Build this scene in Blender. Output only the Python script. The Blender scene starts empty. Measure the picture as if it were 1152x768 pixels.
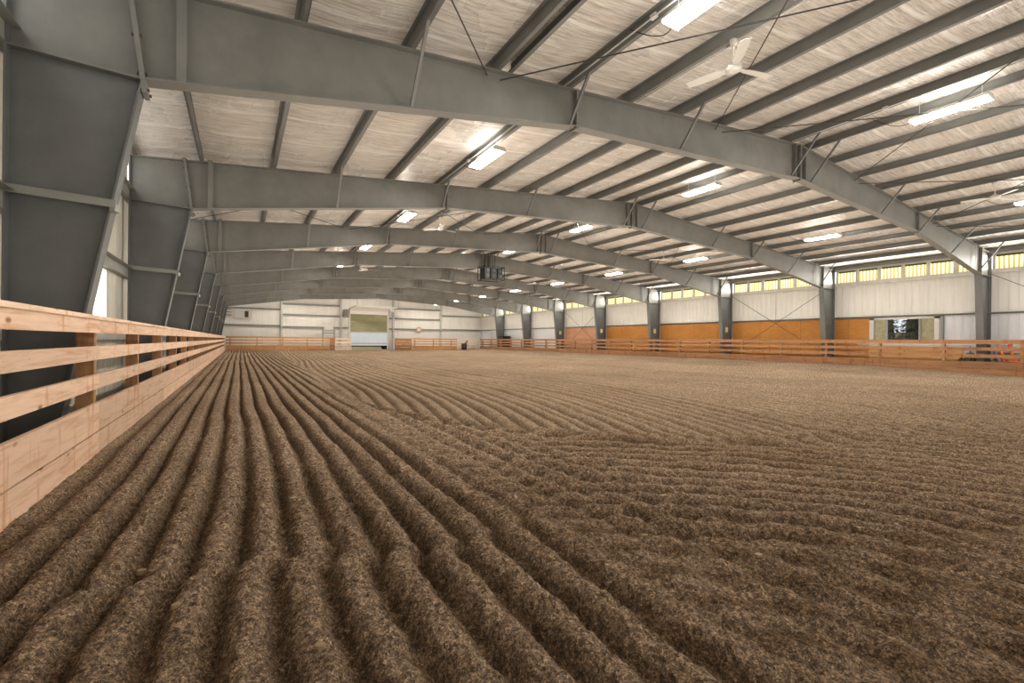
import bpy, math, random
import numpy as np
from mathutils import Vector, Matrix

random.seed(7)
C = bpy.context.scene.collection
H = 1.24                 # eye height
S = 6.1                  # bay spacing
YA = 6.786               # first frame in view
NF = 8                   # frames in view
YEND = 55.9              # face of the far wall
XL, XR = -2.2, 28.15     # side walls
XRIDGE = 12.81
def fy(k): return YA + S * k
def zt(x):               # top of the rafters
    return 6.53 - .0903 * (XRIDGE - x) if x <= XRIDGE else 6.53 - .0833 * (x - XRIDGE)
ORD = ['first', 'second', 'third', 'fourth', 'fifth', 'sixth', 'seventh', 'eighth', 'ninth', 'tenth', 'eleventh', 'twelfth']

# ------------------------------------------------------------------ materials
def mat(name, col=(.5, .5, .5), rough=.6, metal=0, spec=.5, emit=None, estr=0):
    m = bpy.data.materials.new(name); m.use_nodes = True
    b = m.node_tree.nodes['Principled BSDF']
    b.inputs['Base Color'].default_value = (*col, 1)
    b.inputs['Roughness'].default_value = rough
    b.inputs['Metallic'].default_value = metal
    b.inputs['Specular IOR Level'].default_value = spec
    if emit:
        b.inputs['Emission Color'].default_value = (*emit, 1)
        b.inputs['Emission Strength'].default_value = estr
    return m
def N(m, t, **kw):
    n = m.node_tree.nodes.new(t)
    for k, v in kw.items(): setattr(n, k, v)
    return n
def L(m, a, b): m.node_tree.links.new(a, b)
def bsdf(m): return m.node_tree.nodes['Principled BSDF']
def coords(m, scale=(1, 1, 1), kind='Object', loc=(0, 0, 0), rot=(0, 0, 0)):
    t = N(m, 'ShaderNodeTexCoord'); mp = N(m, 'ShaderNodeMapping')
    mp.inputs['Scale'].default_value = scale; mp.inputs['Location'].default_value = loc; mp.inputs['Rotation'].default_value = rot
    L(m, t.outputs[kind], mp.inputs['Vector']); return mp.outputs['Vector']
def noise(m, vec, scale, detail=4, rough=.6, dist=0):
    n = N(m, 'ShaderNodeTexNoise'); n.inputs['Scale'].default_value = scale; n.inputs['Detail'].default_value = detail
    n.inputs['Roughness'].default_value = rough; n.inputs['Distortion'].default_value = dist
    L(m, vec, n.inputs['Vector']); return n
def ramp(m, fac, stops):
    r = N(m, 'ShaderNodeValToRGB'); e = r.color_ramp.elements
    while len(e) < len(stops): e.new(.5)
    for i, (p, c) in enumerate(stops): e[i].position = p; e[i].color = (*c, 1)
    L(m, fac, r.inputs['Fac']); return r.outputs['Color']
def mixc(m, fac, a, b, mode='MIX'):
    x = N(m, 'ShaderNodeMix', data_type='RGBA', blend_type=mode)
    for s, v in ((x.inputs['Factor'], fac), (x.inputs['A'], a), (x.inputs['B'], b)):
        if hasattr(v, 'is_linked'): L(m, v, s)
        elif isinstance(v, tuple): s.default_value = (*v, 1)
        else: s.default_value = v
    return x.outputs['Result']
def bump(m, height, strength=.3, dist=.01, prev=None):
    b = N(m, 'ShaderNodeBump'); b.inputs['Strength'].default_value = strength; b.inputs['Distance'].default_value = dist
    L(m, height, b.inputs['Height'])
    if prev is not None: L(m, prev, b.inputs['Normal'])
    return b.outputs['Normal']
def wave(m, vec, scale, dist=0, detail=2, bands='Y', profile='SIN', dscale=1):
    w = N(m, 'ShaderNodeTexWave', bands_direction=bands, wave_profile=profile)
    w.inputs['Scale'].default_value = scale; w.inputs['Distortion'].default_value = dist
    w.inputs['Detail'].default_value = detail; w.inputs['Detail Scale'].default_value = dscale
    L(m, vec, w.inputs['Vector']); return w

def m_steel(name, c, rough=.5):
    m = mat(name, c, rough)
    v = coords(m)
    n = noise(m, v, 1.3, 5, .65)
    col = ramp(m, n.outputs['Fac'], [(.3, tuple(x * .8 for x in c)), (.55, c), (.8, tuple(min(1, x * 1.18) for x in c))])
    n2 = noise(m, coords(m, (6, 6, 1.2)), 3, 6, .7)
    col = mixc(m, ramp(m, n2.outputs['Fac'], [(.62, (0, 0, 0)), (.78, (.35, .35, .35))]), col, tuple(min(1, x * 1.5) for x in c))
    L(m, col, bsdf(m).inputs['Base Color'])
    L(m, bump(m, n.outputs['Fac'], .15, .01), bsdf(m).inputs['Normal'])
    return m
M = {}
M['steel'] = m_steel('grey_green_steel_paint', (.19, .187, .168))
M['steel_col'] = m_steel('dark_grey_column_paint', (.145, .148, .145))
M['purlin'] = m_steel('purlin_steel_paint', (.165, .165, .152), .38)
M['girt'] = m_steel('girt_steel_paint', (.26, .26, .235))
M['white_girt'] = m_steel('white_girt_paint', (.5, .5, .47))
M['rod'] = mat('dark_rod_steel', (.055, .05, .045), .6, .2)
M['bolt'] = mat('rusty_bolt_steel', (.13, .085, .06), .7, .3)
M['galv'] = mat('galvanised_conduit', (.55, .55, .54), .3, .6)
M['black'] = mat('black_paint', (.012, .012, .012), .6)
M['rubber'] = mat('black_rubber', (.02, .02, .02), .8)
M['white_paint'] = mat('white_enamel', (.62, .61, .57), .4)
M['fan'] = mat('cream_fan_enamel', (.6, .58, .53), .4)
M['glow'] = mat('lit_tube', (.9, .9, .9), .5, emit=(1, .95, .86), estr=110)
M['sign'] = mat('pale_sign_plate', (.75, .74, .66), .5)
M['yellow_sign'] = mat('pale_yellow_plate', (.62, .6, .3), .5)

# vinyl faced insulation of the roof: fine wrinkles across the purlins, long seams
def m_vinyl():
    m = mat('white_vinyl_insulation', (.74, .71, .66), .3, spec=.6)
    v = coords(m)
    w = noise(m, coords(m, (.55, 9, 1), rot=(0, 0, .05)), 2.6, 6, .7, .4)
    w2 = noise(m, coords(m, (1.6, 16, 1), rot=(0, 0, -.12)), 1.6, 4, .6, .6)
    big = noise(m, coords(m, (.6, .35, 1)), 1.1, 4, .6)
    col = ramp(m, w.outputs['Fac'], [(.34, (.40, .35, .30)), (.48, (.66, .61, .55)), (.66, (.84, .81, .77))])  # shading of the wrinkles put into the colour as well
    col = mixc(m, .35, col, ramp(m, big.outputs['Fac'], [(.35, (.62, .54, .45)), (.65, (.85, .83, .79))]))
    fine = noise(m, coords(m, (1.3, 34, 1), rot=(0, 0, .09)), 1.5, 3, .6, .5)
    col = mixc(m, .6, col, ramp(m, fine.outputs['Fac'], [(.38, (.62, .60, .57)), (.5, (1, 1, 1)), (.62, (1.18, 1.18, 1.18))]), 'MULTIPLY')  # finer wrinkle shading, also in the colour
    seam = wave(m, coords(m), .262, .35, 2, 'Y', 'SIN', .8)
    col = mixc(m, ramp(m, seam.outputs['Fac'], [(.985, (0, 0, 0)), (.998, (.7, .7, .7))]), col, (.92, .90, .86))
    L(m, col, bsdf(m).inputs['Base Color'])
    rg = ramp(m, big.outputs['Fac'], [(.38, (.42, .42, .42)), (.62, (.2, .2, .2))])
    L(m, rg, bsdf(m).inputs['Roughness'])
    n = bump(m, w.outputs['Fac'], 1.0, .05)
    n = bump(m, w2.outputs['Fac'], .35, .02, n)
    L(m, n, bsdf(m).inputs['Normal'])
    return m
M['vinyl'] = m_vinyl()

def m_ribbed(name, c, axis='Y', scale=1.05, streak=True, dark=.75, bs=.5):
    m = mat(name, c, .45)
    w = wave(m, coords(m), scale, 0, 0, axis, 'SIN')
    rib = ramp(m, w.outputs['Fac'], [(.80, (0, 0, 0)), (.93, (1, 1, 1))])
    n = noise(m, coords(m, (3, 3, .25)), 1.6, 5, .65)
    n2 = noise(m, coords(m), .5, 3)
    col = ramp(m, n.outputs['Fac'], [(.3, tuple(x * dark for x in c)), (.6, c)])
    col = mixc(m, .3, col, ramp(m, n2.outputs['Fac'], [(.35, tuple(x * .8 for x in c)), (.65, c)]))
    L(m, col, bsdf(m).inputs['Base Color'])
    L(m, bump(m, rib, bs, .02), bsdf(m).inputs['Normal'])
    return m
M['liner'] = m_ribbed('white_ribbed_liner', (.73, .715, .67), dark=.86)
M['liner_low'] = m_ribbed('bluish_white_ribbed_liner', (.74, .75, .77), dark=.88)
M['liner_far'] = m_ribbed('white_ribbed_end_liner', (.78, .755, .71), 'X', .52, bs=.15, dark=.88)
M['drape'] = m_ribbed('draped_wall_insulation', (.66, .635, .56), 'Y', .45, bs=.9)
M['trim'] = m_ribbed('white_eave_trim', (.6, .58, .52), 'Y', .1, bs=0)

def m_wood(name, c1, c2, along=1, tint=.12, gloss=.6):
    m = mat(name, c1, gloss, spec=.3)
    sc = [9, 9, 9]; sc[along] = .7
    oi = N(m, 'ShaderNodeObjectInfo')
    mp = N(m, 'ShaderNodeMapping'); t = N(m, 'ShaderNodeTexCoord'); mp.inputs['Scale'].default_value = sc
    cb = N(m, 'ShaderNodeCombineXYZ')
    mu = N(m, 'ShaderNodeMath', operation='MULTIPLY'); mu.inputs[1].default_value = 57
    L(m, oi.outputs['Random'], mu.inputs[0])
    for k in 'XYZ': L(m, mu.outputs[0], cb.inputs[k])
    L(m, cb.outputs[0], mp.inputs['Location']); L(m, t.outputs['Object'], mp.inputs['Vector'])
    v = mp.outputs['Vector']
    g = noise(m, v, 2.2, 6, .62, .6)
    col = ramp(m, g.outputs['Fac'], [(.28, c2), (.5, c1), (.75, tuple(min(1, x * 1.12) for x in c1))])
    # knots with a dark heart
    mp2 = N(m, 'ShaderNodeMapping'); sk = [5, 5, 5]; sk[along] = 2.1; mp2.inputs['Scale'].default_value = sk
    L(m, cb.outputs[0], mp2.inputs['Location']); L(m, t.outputs['Object'], mp2.inputs['Vector'])
    vo = N(m, 'ShaderNodeTexVoronoi'); vo.inputs['Scale'].default_value = 1.0; L(m, mp2.outputs['Vector'], vo.inputs['Vector'])
    k = ramp(m, vo.outputs['Distance'], [(.05, (1, 1, 1)), (.13, (0, 0, 0))])
    col = mixc(m, k, col, (c2[0] * .55, c2[1] * .42, c2[2] * .35))
    # resin stains running across the board
    st = noise(m, coords(m, tuple(2.5 if i == along else .5 for i in range(3))), 1.5, 3, .7)
    col = mixc(m, ramp(m, st.outputs['Fac'], [(.57, (0, 0, 0)), (.66, (.75, .75, .75))]), col, (c2[0] * .95, c2[1] * .75, c2[2] * .5))
    hv = N(m, 'ShaderNodeHueSaturation'); L(m, col, hv.inputs['Color'])
    mr = N(m, 'ShaderNodeMapRange'); mr.inputs['To Min'].default_value = 1 - tint; mr.inputs['To Max'].default_value = 1 + tint
    L(m, oi.outputs['Random'], mr.inputs['Value']); L(m, mr.outputs[0], hv.inputs['Value'])
    L(m, hv.outputs[0], bsdf(m).inputs['Base Color'])
    L(m, bump(m, g.outputs['Fac'], .25, .004), bsdf(m).inputs['Normal'])
    return m
M['pine'] = m_wood('pale_pine', (.62, .445, .325), (.48, .275, .15))
M['pine_red'] = m_wood('reddish_pine', (.335, .178, .092), (.225, .10, .045))
M['pine_far'] = m_wood('honey_pine', (.52, .295, .14), (.38, .18, .065))
M['post'] = m_wood('brown_post_pine', (.42, .235, .115), (.27, .13, .06), 2)
M['cap_pine'] = m_wood('cap_pine', (.70, .53, .40), (.55, .35, .2))
M['pale_gate'] = m_wood('whitewashed_pine', (.72, .6, .47), (.6, .42, .28))
def m_osb(name, c1, c2):
    m = mat(name, c1, .6, spec=.25)
    n = noise(m, coords(m, (1, 1.3, 6)), 2.2, 6, .7)
    n2 = noise(m, coords(m), .6, 3)
    col = ramp(m, n.outputs['Fac'], [(.3, c2), (.6, c1)])
    col = mixc(m, .4, col, ramp(m, n2.outputs['Fac'], [(.3, c2), (.7, tuple(min(1, x * 1.15) for x in c1))]))
    w = wave(m, coords(m), .129, 0, 0, 'Y', 'SAW')
    col = mixc(m, ramp(m, w.outputs['Fac'], [(.985, (0, 0, 0)), (.993, (.6, .6, .6))]), col, (c2[0] * .5, c2[1] * .45, c2[2] * .4))
    L(m, col, bsdf(m).inputs['Base Color'])
    return m
M['osb'] = m_osb('orange_plywood', (.56, .27, .075), (.40, .165, .035))
M['osb_pink'] = m_osb('pinkish_plywood', (.62, .37, .24), (.48, .24, .13))
M['osb_pale'] = m_osb('pale_plywood', (.74, .46, .2), (.62, .34, .12))

# backlit corrugated fibreglass of the eave lights
def m_fibre(name, stops, est):
    m = mat(name, (.6, .55, .3), .5)
    w = wave(m, coords(m), 2.1, 1.2, 2, 'Y', 'SIN', .8)
    col = ramp(m, w.outputs['Fac'], stops)
    L(m, col, bsdf(m).inputs['Base Color']); L(m, col, bsdf(m).inputs['Emission Color'])
    bsdf(m).inputs['Emission Strength'].default_value = est
    return m
M['fibre'] = m_fibre('yellow_corrugated_fibreglass', [(.2, (.52, .42, .14)), (.5, (.85, .77, .42)), (.85, (.97, .93, .68))], .5)
M['fibre_white'] = m_fibre('white_corrugated_fibreglass', [(.2, (.8, .8, .8)), (.8, (1, 1, 1))], 2.2)
M['fibre_dim'] = m_fibre('pale_translucent_panel', [(.2, (.8, .8, .8)), (.8, (1, 1, 1))], .75)
M['green_dark'] = mat('dark_green_band', (.10, .10, .02), .8)  # dark green strip across the pane tops
def m_glass():
    m = mat('window_glass', (1, 1, 1), .02)
    nt = m.node_tree
    tr = N(m, 'ShaderNodeBsdfTransparent'); gl = N(m, 'ShaderNodeBsdfGlossy'); gl.inputs['Roughness'].default_value = .02
    mx = N(m, 'ShaderNodeMixShader'); mx.inputs[0].default_value = .06
    L(m, tr.outputs[0], mx.inputs[1]); L(m, gl.outputs[0], mx.inputs[2])
    L(m, mx.outputs[0], nt.nodes['Material Output'].inputs['Surface']); return m
M['glass'] = m_glass()
def m_noisecol(name, stops, scale, rough=.9, bs=.5, bd=.05, vs=(1, 1, 1), detail=6):
    m = mat(name, stops[0][1], rough, spec=.1)
    n = noise(m, coords(m, vs), scale, detail, .65)
    L(m, ramp(m, n.outputs['Fac'], stops), bsdf(m).inputs['Base Color'])
    L(m, bump(m, n.outputs['Fac'], bs, bd), bsdf(m).inputs['Normal']); return m
M['hill'] = m_noisecol('dry_hill_grass', [(.3, (.10, .075, .022)), (.5, (.19, .145, .055)), (.7, (.31, .235, .11))], .09, vs=(1, .35, 1))
M['dry_grass'] = m_noisecol('dry_grass_ground', [(.3, (.22, .15, .06)), (.7, (.42, .32, .16))], .6)
M['needles'] = m_noisecol('conifer_needles', [(.3, (.012, .022, .008)), (.7, (.06, .085, .03))], 3)
M['bark'] = m_noisecol('conifer_bark', [(.3, (.06, .04, .025)), (.7, (.14, .1, .07))], 5)
M['brush'] = m_noisecol('tan_brush', [(.3, (.25, .22, .1)), (.7, (.52, .47, .3))], 4)
M['mesh_screen'] = m_noisecol('tan_insect_screen', [(.3, (.36, .33, .2)), (.7, (.55, .51, .36))], 5, bs=.1)
M['trailer'] = m_ribbed('white_trailer_skin', (.86, .86, .86), 'X', .2, bs=.1, dark=.92)
M['door_panel'] = mat('white_door_panel', (.84, .82, .78), .45)
M['chip'] = m_noisecol('pale_clay_clods', [(.3, (.24, .18, .11)), (.7, (.36, .28, .18))], 9)

def m_sand():
    m = mat('arena_sand', (.3, .22, .15), .95, spec=.08)
    v = coords(m)
    at = N(m, 'ShaderNodeAttribute'); at.attribute_name = 'painted_shade'
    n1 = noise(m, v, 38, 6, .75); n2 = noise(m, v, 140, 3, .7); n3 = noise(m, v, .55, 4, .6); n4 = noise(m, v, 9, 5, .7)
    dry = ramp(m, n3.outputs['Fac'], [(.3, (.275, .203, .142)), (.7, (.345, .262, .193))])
    shade_col = ramp(m, n3.outputs['Fac'], [(.3, (.118, .077, .045)), (.7, (.158, .106, .065))])
    col = mixc(m, at.outputs['Fac'], dry, shade_col)  # mixes the painted groove shade into the sand colour
    col = mixc(m, .9, col, ramp(m, n1.outputs['Fac'], [(.3, (.38, .37, .35)), (.5, (1, 1, 1)), (.7, (1.6, 1.6, 1.6))]), 'MULTIPLY')
    col = mixc(m, .7, col, ramp(m, n2.outputs['Fac'], [(.3, (.4, .4, .4)), (.5, (1, 1, 1)), (.72, (1.9, 1.9, 1.9))]), 'MULTIPLY')
    col = mixc(m, .25, col, ramp(m, n4.outputs['Fac'], [(.3, (.6, .58, .55)), (.7, (1.3, 1.3, 1.3))]), 'MULTIPLY')
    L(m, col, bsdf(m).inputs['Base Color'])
    for sc_, lo, hi in ((62, .5, 1.45), (170, .45, 1.6)):
        vo = N(m, 'ShaderNodeTexVoronoi'); vo.inputs['Scale'].default_value = sc_; L(m, v, vo.inputs['Vector'])
        bw = N(m, 'ShaderNodeRGBToBW'); L(m, vo.outputs['Color'], bw.inputs[0])
        col = mixc(m, .8, col, ramp(m, bw.outputs[0], [(.2, (lo,) * 3), (.5, (.95,) * 3), (.8, (hi, hi, hi * .97))]), 'MULTIPLY')
    L(m, col, bsdf(m).inputs['Base Color'])
    n = bump(m, n4.outputs['Fac'], .45, .03)
    n = bump(m, n1.outputs['Fac'], .9, .018, n)
    n = bump(m, n2.outputs['Fac'], .6, .006, n)
    L(m, n, bsdf(m).inputs['Normal']); return m
M['sand'] = m_sand()

# ------------------------------------------------------------------ mesh helpers
class MB:
    def __init__(s): s.v = []; s.f = []
    def add(s, vs, fs):
        o = len(s.v); s.v += [tuple(p) for p in vs]; s.f += [tuple(i + o for i in f) for f in fs]; return s
    def box(s, x0, x1, y0, y1, z0, z1):
        return s.add([(x0, y0, z0), (x1, y0, z0), (x1, y1, z0), (x0, y1, z0), (x0, y0, z1), (x1, y0, z1), (x1, y1, z1), (x0, y1, z1)],
                     [(0, 3, 2, 1), (4, 5, 6, 7), (0, 1, 5, 4), (1, 2, 6, 5), (2, 3, 7, 6), (3, 0, 4, 7)])
    def prism(s, poly, a0, a1, axis='y'):      # polygon in the other two axes, extruded along axis
        n = len(poly)
        def P(p, a): return {'y': (p[0], a, p[1]), 'x': (a, p[0], p[1]), 'z': (p[0], p[1], a)}[axis]
        return s.add([P(p, a0) for p in poly] + [P(p, a1) for p in poly],
                     [tuple(range(n)), tuple(range(2 * n - 1, n - 1, -1))] + [(i, i + n, (i + 1) % n + n, (i + 1) % n) for i in range(n)])
    def bar(s, p, q, w, h, up=(0, 0, 1)):      # box from p to q, w across, h along up
        p, q = Vector(p), Vector(q); d = (q - p).normalized(); u = Vector(up)
        if abs(d.dot(u)) > .99: u = Vector((1, 0, 0))
        r = d.cross(u).normalized() * (w / 2); u = r.cross(d).normalized() * (h / 2)
        vs = [b + a * r + c * u for b in (p, q) for a, c in ((-1, -1), (1, -1), (1, 1), (-1, 1))]
        return s.add(vs, [(0, 1, 2, 3), (7, 6, 5, 4), (0, 4, 5, 1), (1, 5, 6, 2), (2, 6, 7, 3), (3, 7, 4, 0)])
    def tube(s, pts, r, n=8):
        pts = [Vector(p) for p in pts]; rs = r if isinstance(r, (list, tuple)) else [r] * len(pts)
        vs = []; fs = []
        for i, p in enumerate(pts):
            d = (pts[min(i + 1, len(pts) - 1)] - pts[max(i - 1, 0)]).normalized()
            a = d.cross(Vector((0, 0, 1)) if abs(d.z) < .9 else Vector((1, 0, 0))).normalized(); b = d.cross(a)
            vs += [p + (a * math.cos(t) + b * math.sin(t)) * rs[i] for t in (2 * math.pi * k / n for k in range(n))]
        for i in range(len(pts) - 1):
            for k in range(n):
                fs.append((i * n + k, i * n + (k + 1) % n, (i + 1) * n + (k + 1) % n, (i + 1) * n + k))
        fs.append(tuple(range(n - 1, -1, -1))); fs.append(tuple((len(pts) - 1) * n + k for k in range(n)))
        return s.add(vs, fs)
    def lathe(s, prof, c=(0, 0, 0), n=20):
        vs = [(c[0] + r * math.cos(2 * math.pi * k / n), c[1] + r * math.sin(2 * math.pi * k / n), c[2] + z) for r, z in prof for k in range(n)]
        fs = [(i * n + k, i * n + (k + 1) % n, (i + 1) * n + (k + 1) % n, (i + 1) * n + k) for i in range(len(prof) - 1) for k in range(n)]
        fs.append(tuple(range(n - 1, -1, -1))); fs.append(tuple((len(prof) - 1) * n + k for k in range(n)))
        return s.add(vs, fs)
    def build(s, name, m, parent=None, smooth=False, label=None):
        me = bpy.data.meshes.new(name); me.from_pydata([tuple(p) for p in s.v], [], s.f); me.update()
        import bmesh
        bm = bmesh.new(); bm.from_mesh(me); bmesh.ops.recalc_face_normals(bm, faces=bm.faces); bm.to_mesh(me); bm.free()
        if smooth:
            for p in me.polygons: p.use_smooth = True
        me.materials.append(M[m] if isinstance(m, str) else m)
        o = bpy.data.objects.new(name, me); C.objects.link(o)
        if parent: o.parent = parent
        if label: o['label'] = label
        return o
def tag(o, label, cat, group=None, kind=None):
    o['label'] = label; o['category'] = cat
    if group: o['group'] = group
    if kind: o['kind'] = kind
    return o
def empty(name, loc=(0, 0, 0), rz=0):
    o = bpy.data.objects.new(name, None); C.objects.link(o); o.location = loc; o.rotation_euler = (0, 0, rz); o.empty_display_size = .2; return o
def thing(name, label, cat, loc=(0, 0, 0), rz=0, group=None): return tag(empty(name, loc, rz), label, cat, group)
def struct(o, label=None):
    o['kind'] = 'structure'
    if label: o['label'] = label
    return o
def copy_tree(o, parent=None):
    c = o.copy(); C.objects.link(c)
    if parent: c.parent = parent
    for ch in list(o.children): copy_tree(ch, c)
    return c

# ------------------------------------------------------------------ camera
cam = bpy.data.cameras.new('camera'); co = bpy.data.objects.new('camera', cam); C.objects.link(co)
cam.sensor_width = 36; cam.lens = 518.99 / 1152 * 36; cam.clip_start = .05; cam.clip_end = 800
yaw, pit, rol = .5328, -.0007, -.0094
f_ = Vector((math.sin(yaw) * math.cos(pit), math.cos(yaw) * math.cos(pit), math.sin(pit)))
r0 = Vector((math.cos(yaw), -math.sin(yaw), 0)); u0 = r0.cross(f_)
r_ = r0 * math.cos(rol) + u0 * math.sin(rol)      # image right axis
u_ = -r0 * math.sin(rol) + u0 * math.cos(rol)
# x_img = a cos - b sin, y_img = a sin + b cos  ->  right = r0 cos - u0 sin ; up = r0 sin + u0 cos
r_ = r0 * math.cos(rol) - u0 * math.sin(rol); u_ = r0 * math.sin(rol) + u0 * math.cos(rol)
co.matrix_world = Matrix(((r_.x, u_.x, -f_.x, 0), (r_.y, u_.y, -f_.y, 0), (r_.z, u_.z, -f_.z, H), (0, 0, 0, 1)))
bpy.context.scene.camera = co

# ------------------------------------------------------------------ sand floor
def hash2(ix, iy, seed):
    n = np.sin(ix * 127.1 + iy * 311.7 + seed * 74.7) * 43758.5453
    return n - np.floor(n)
def vn(x, y, seed=0):
    ix, iy = np.floor(x), np.floor(y); fx, fy_ = x - ix, y - iy
    fx = fx * fx * (3 - 2 * fx); fy_ = fy_ * fy_ * (3 - 2 * fy_)
    a, b, c, d = hash2(ix, iy, seed), hash2(ix + 1, iy, seed), hash2(ix, iy + 1, seed), hash2(ix + 1, iy + 1, seed)
    return ((a * (1 - fx) + b * fx) * (1 - fy_) + (c * (1 - fx) + d * fx) * fy_) * 2 - 1
def sm(a, b, x):
    t = np.clip((x - a) / (b - a), 0, 1); return t * t * (3 - 2 * t)
def groove(u, w):
    d = np.abs(u - np.round(u)); return 1 - np.exp(-(d / w) ** 2)
def sand(X, Y):
    wob = .022 * vn(X * .5, Y * .4, 3) + .010 * vn(X * 2, Y * 1.7, 5) + .010 * vn(X * 7, Y * 8, 6)
    near = 1 - sm(3, 12, Y)
    # band of furrows along the fence
    jump = .07 * sm(-.06, .06, 2.75 + .35 * vn(X * 1.1, X * 0, 8) - Y)
    uA = (X + wob + jump + .1 * vn(X * .1, Y * .18, 4)) / .242
    sharp = .14 + .08 * near
    gA = groove(uA, sharp)
    hA = .095 * (gA - .66) * (1 + .28 * vn(X * 2.2, Y * 1.6, 9)) + .012 * vn(X * 4, Y * 14, 10) * gA * (.5 + .5 * near)
    # long sweeping furrows further out
    xb = X - .055 * Y + 1.35 * np.exp(-(Y - 4) / 4.2)
    uB = (xb + wob * 1.2 + .25 * vn(X * .12, Y * .1, 11)) / .29
    patch = .8 + .2 * sm(-.3, .4, vn(X * .16 + 3, Y * .09, 12))
    gB = groove(uB, .2)
    hB = .065 * (gB - .6) * patch + .006 * vn(X * 3, Y * 5, 13)
    for x0, wd, amp in ((4.0, .16, -.05), (5.3, .2, -.04), (6.4, .18, -.035), (8.4, .3, .035), (11.5, .3, -.04), (15.5, .35, .035)):
        hB = hB + amp * np.exp(-((xb - x0 + .3 * vn(X * .2, Y * .15, x0)) / wd) ** 2)
    # turning arcs in front
    R = np.hypot(X - 1.0, Y + .5)
    uD = (R + wob * 1.5 + .08 * vn(X * .8, Y * .8, 14)) / .285
    gD = groove(uD, .22)
    cross = groove((X + .5 * wob) / .262, .22)
    cm = sm(3.6, 2.2, X) if False else 1 - sm(2.2, 3.8, X)
    chop = .8 + .5 * vn(X * 1.3, Y * 1.3, 15)
    hD = .10 * (gD - .6) * np.clip(chop, .55, 1.15) + .045 * (cross - .6) * cm + .010 * vn(X * 3.2, Y * 3.2, 16) + .010 * vn(X * 7, Y * 7, 17)
    # furrows along the band close by on the right
    uE = (X + wob * 1.4 - .1 * vn(Y * .9, X * .4, 18)) / .30
    hE = .05 * (groove(uE, .25) - .5) + .014 * vn(X * 4, Y * 4, 19)
    e = 1 - sm(1.3, 2.3, Y + .45 * (X - 2.4) + .25 * vn(X, Y, 20))
    hD = hD * (1 - e) + hE * e
    # zones
    yb = np.interp(X, [1.9, 2.1, 2.5, 3.1, 3.6, 4.2, 6, 10, 28], [12, 8.4, 6.7, 5.8, 5.0, 4.3, 3.2, 2.4, 1.0])
    tB = sm(-.12, .12, Y - yb + .15 * vn(X * 1.5, Y * .8, 21))
    hR = hD * (1 - tB) + hB * tB + .045 * np.exp(-((Y - yb - .1) / .16) ** 2) * (X < 9) - .035 * np.exp(-((Y - yb + .22) / .15) ** 2) * (X < 7)
    xa = 1.66 + .10 * vn(Y * .5, X * 0 + 2, 22) + .04 * np.clip(Y - 6, 0, 60) + .12 * np.exp(-((Y - 1) / 1.2) ** 2)
    tA = sm(-.10, .10, X - xa)
    h = hA * (1 - tA) + hR * tA
    ridge = np.exp(-((X - xa - .07) / .24) ** 2)
    h = h * (1 - .9 * ridge) + .045 * ridge * np.clip(1.15 - Y / 30, .2, 1)
    # crumbly surface
    h = h + .012 * vn(X * .9, Y * .9, 23) + (.25 + .75 * near) * (1 - .5 * sm(2.2, 4, X)) * (.012 * vn(X * 6, Y * 9, 29) + .013 * vn(X * 13, Y * 15, 24) + .011 * np.abs(vn(X * 24, Y * 24, 25)) + .010 * vn(X * 37, Y * 37, 26))
    # banked up against the right and far boards, settled along the left boards
    h = h + .2 * sm(22.5, 26.2, X) * sm(4.5, 12, Y) + .03 * sm(46, 53, Y)
    lf = 1 - sm(-1.25, -.95, X)
    h = h * (1 - .6 * lf) + .015 * lf
    beh = np.maximum(1 - sm(-1.5, -1.35, X), sm(26.7, 26.9, X)); h = h * (1 - beh) - .03 * beh + .05 * beh * sm(26, 27, X)
    out = np.maximum(sm(53.5, 53.8, Y), 0); h = h * (1 - .8 * out)
    # groove shade put into the colour, sand also darker close by
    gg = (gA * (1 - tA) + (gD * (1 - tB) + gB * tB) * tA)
    painted_shade = .58 * (1 - gg) + .40 * (1 - sm(1.0, 8, Y + .25 * (X - 1) + 1.2 * vn(X * .35, Y * .3, 27))) + .18 * vn(X * .3, Y * .3, 28) + .10 * (1 - sm(7, 25, Y))
    painted_shade = painted_shade + .14 * np.exp(-((Y - yb + .6) / .9) ** 2) * (X > 1.8) * (X < 6)
    return h, np.clip(painted_shade, 0, 1)
xs = np.concatenate([np.arange(-2.2, -1.3, .06), np.arange(-1.3, 3.4, .0135), np.arange(3.4, 5.2, .022), np.arange(5.2, 9, .045), np.arange(9, 16, .08), np.arange(16, 28.2, .14), [28.2]])
ys = np.concatenate([np.arange(-2.6, .4, .12), np.arange(.4, .8, .03), np.arange(.8, 4.6, .0135), np.arange(4.6, 9, .03), np.arange(9, 16, .06), np.arange(16, 30, .12), np.arange(30, 56, .22), [56.0]])
gx, gy = np.meshgrid(xs, ys)
hz, shd = sand(gx, gy)
nx, ny = len(xs), len(ys)
verts = np.stack([gx, gy, hz], -1).reshape(-1, 3).astype(np.float32)
idx = np.arange(nx * ny).reshape(ny, nx)
quads = np.stack([idx[:-1, :-1], idx[:-1, 1:], idx[1:, 1:], idx[1:, :-1]], -1).reshape(-1).astype(np.int32)
me = bpy.data.meshes.new('floor'); nq = len(quads) // 4
me.vertices.add(len(verts)); me.vertices.foreach_set('co', verts.reshape(-1))
me.loops.add(len(quads)); me.loops.foreach_set('vertex_index', quads)
me.polygons.add(nq); me.polygons.foreach_set('loop_start', np.arange(0, nq * 4, 4, dtype=np.int32)); me.polygons.foreach_set('loop_total', np.full(nq, 4, np.int32))
me.update(calc_edges=True); me.polygons.foreach_set('use_smooth', np.ones(nq, bool))
at = me.attributes.new('painted_shade', 'FLOAT', 'POINT'); at.data.foreach_set('value', shd.reshape(-1).astype(np.float32))
me.materials.append(M['sand'])
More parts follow.
